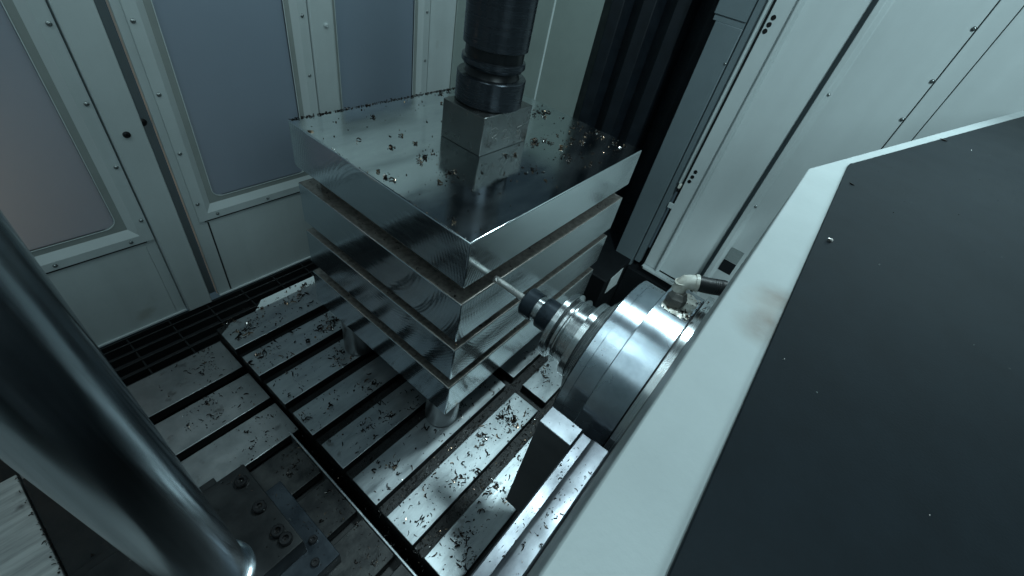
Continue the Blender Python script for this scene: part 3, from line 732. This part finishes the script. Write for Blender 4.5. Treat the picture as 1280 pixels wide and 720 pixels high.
BIG = [(.135, .372, 1, 5, 'curled chip nest on the bright far part of the mirror top'),
       (.128, .291, 0, 6, 'dark horseshoe curl in the middle of the bright far part of the mirror top'),
       (.055, .309, 0, 6, 'pointed dark curl, closest to the left corner of the mirror top'),
       (.086, .265, 1, 5, 'dark ring of chip between the pointed curl and the pale reflected line'),
       (.132, .255, 1, 5, 'coiled chip left of the scribed cube, just behind the pale reflected line'),
       (.109, .207, 1, 6, 'brown tangled chip lying in front of the pale reflected line, left of the cube'),
       (.090, .201, 0, 6, 'open curl touching the brown tangle left of the cube'),
       (.018, .210, 0, 5, 'rearmost of three bronze curls at the left edge of the mirror top'),
       (.016, .192, 1, 5, 'middle one of three bronze curls at the left edge of the mirror top'),
       (.019, .179, 0, 6, 'foremost of three bronze curls at the left edge of the mirror top'),
       (.079, .137, 0, 7, 'large bronze curl in front of the left face of the cube'),
       (.341, .411, 1, 6, 'black chip nest at the far edge of the mirror top, left of the holder'),
       (.370, .414, 1, 6, 'black chip nest at the far edge, closest to the holder'),
       (.303, .368, 1, 4, 'shiny coil standing just behind the left edge of the cube'),
       (.345, .150, 1, 8, 'big black chip nest against the right corner of the cube'),
       (.366, .142, 1, 6, 'bronze coil beside the big black nest right of the cube'),
       (.261, .132, 1, 5, 'tangled glinting chip below the digits scribed on the cube'),
       (.242, .138, 1, 5, 'dark chip below the first scribed letter of the cube'),
       (.366, .127, 1, 5, 'first tangle in the row of chips running right from the cube'),
       (.373, .103, 1, 6, 'second tangle in the row of chips running right from the cube'),
       (.438, .092, 1, 6, 'third tangle in the row of chips running right from the cube'),
       (.516, .104, 1, 6, 'upright glinting coil near the right end of the mirror top'),
       (.515, .031, 0, 6, 'curl at the very right corner of the mirror top'),
       (.505, .048, 1, 5, 'coil just behind the curl at the right corner of the mirror top'),
       (.131, .062, 0, 5, 'single bronze ring lying in the mirrored image of the cube'),
       (.472, .216, 1, 5, 'bright loose coil behind the cube on its right'),
       (.370, .031, 1, 4, 'small coil near the right front edge of the mirror top'),
       (.020, .054, 0, 5, 'round bronze curl near the front corner of the mirror top'),
       (.036, .014, 2, 4, 'pale sliver closest to the front corner of the mirror top')]
for i, (x, y, k, s_, lab) in enumerate(BIG):
    q = MB(); r2 = random.Random(100+i)
    for e in range(7 if k == 1 else 3 if k == 0 else 1):
        sp = .0034*s_/5 if e else 0
        add_chip(q, (x + r2.gauss(0, sp), y + r2.gauss(0, sp), ZT_ + (.0012*r2.random() if e else 0)), s_*.001*(.92 if e == 0 else r2.uniform(.35, .75)),
                 k if e == 0 else r2.choice((0, 0, 1, 2)), ('chip', 'chip_bronze', 'chip')[(i+e) % 3] if e < 6 else 'chip_bright', r2, .19)
    tag(q.build('curled_chip', None), lab, 'metal chip', 'larger curls on top of the workpiece')
# rail, drum, flange, lid
q = MB()
xe_ = bpt((.036, 0, 0))[0] - .001
strewn(q, -.36, xe_, y1_-.36*w_, y1_-.001, zr-.0028, 70, .0008, .0024, 3, (.9, .08)); strewn(q, -.36, xe_, y0_+.003, y1_-.5*w_, zr, 120, .0008, .0028, 4, (.9, .06))
strewn(q, a0[0]+.001, a1[0]-.001, a0[1]+.001, a1[1]-.001, zr+.0001, 12, .0009, .0022, 0, (.9, .06))
stuff(q, 'rail_chips', 'small dark chips scattered along the bright rail', 'chips')
cp = bpt((-.155, -.266, .2955))
q = MB(); add_chip(q, (cp[0], cp[1], zr), .0042, 0, 'chip', random.Random(3), .16)
tag(q.build('curled_chip', None), 'dark C-shaped chip lying on the bright rail near the picture edge', 'metal chip')
q = MB()
for i in range(70):
    a = math.radians(rnd.uniform(72, 100)); y = rnd.uniform(-.2855, -.238); r_ = .1362 if y > -.2765 else .143
    if i < 25: a = math.radians(rnd.gauss(94, 2)); y = rnd.gauss(-.268, .004); r_ = .1366
    add_chip(q, (AX + r_*math.cos(a), y, AZ + r_*math.sin(a)), rnd.uniform(.0010, .0028), rnd.choice((0, 2, 3)), pick(rnd, .6, .3), rnd)
for i in range(14):
    a = math.radians(rnd.uniform(60, 160)); y = rnd.uniform(-.232, -.202)
    add_chip(q, (AX + .1187*math.cos(a), y, AZ + .1187*math.sin(a)), rnd.uniform(.0008, .0018), 3, 'chip', rnd)
stuff(q, 'spindle_chips', 'chips clinging to the spindle drum around the hose fitting', 'chips')
q = MB(); strewn(q, BX-.019, BX-.004, -.19, -.02, BZ+.0102, 46, .0012, .0040, 3, (.9, .08))
stuff(q, 'flange_chips', 'dark chips caught on the bottom flange of the wall panel', 'chips')
for x, y, k, s_, mt_, lab in ((-.0235, -.3235, 1, .0026, 'chip_bright', 'bright coiled chip lying on the charcoal lid near its rim'),
                              (-.171, -.3228, 0, .0012, 'chip_bright', 'tiny bright chip on the lid edge, halfway down the rim'),
                              (.446, -.4050, 2, .0048, 'chip', 'dark sliver lying along the upper edge of the charcoal lid'),
                              (.1152, -.3240, 2, .0026, 'chip', 'dark sliver on the lid just below its rounded corner')):
    q = MB(); add_chip(q, (x, y, ZL+.0023), s_, k, mt_, random.Random(int(abs(x)*1000)), .22)
    tag(q.build('curled_chip', None), lab, 'metal chip')

q = MB()
for i in range(110):
    x = rnd.uniform(-.45, .75); y = -.33 - max(0, (x-.15)*.30) - rnd.random()**1.3*.35
    add_chip(q, (x, y, ZL+.0022), rnd.uniform(.0004, .0010), rnd.choice((2, 3, 3)), rnd.choice(('chip_bright', 'gasket', 'chip')), rnd, .2)
stuff(q, 'lid_specks', 'tiny pale specks of dust and swarf on the charcoal lid', 'specks')
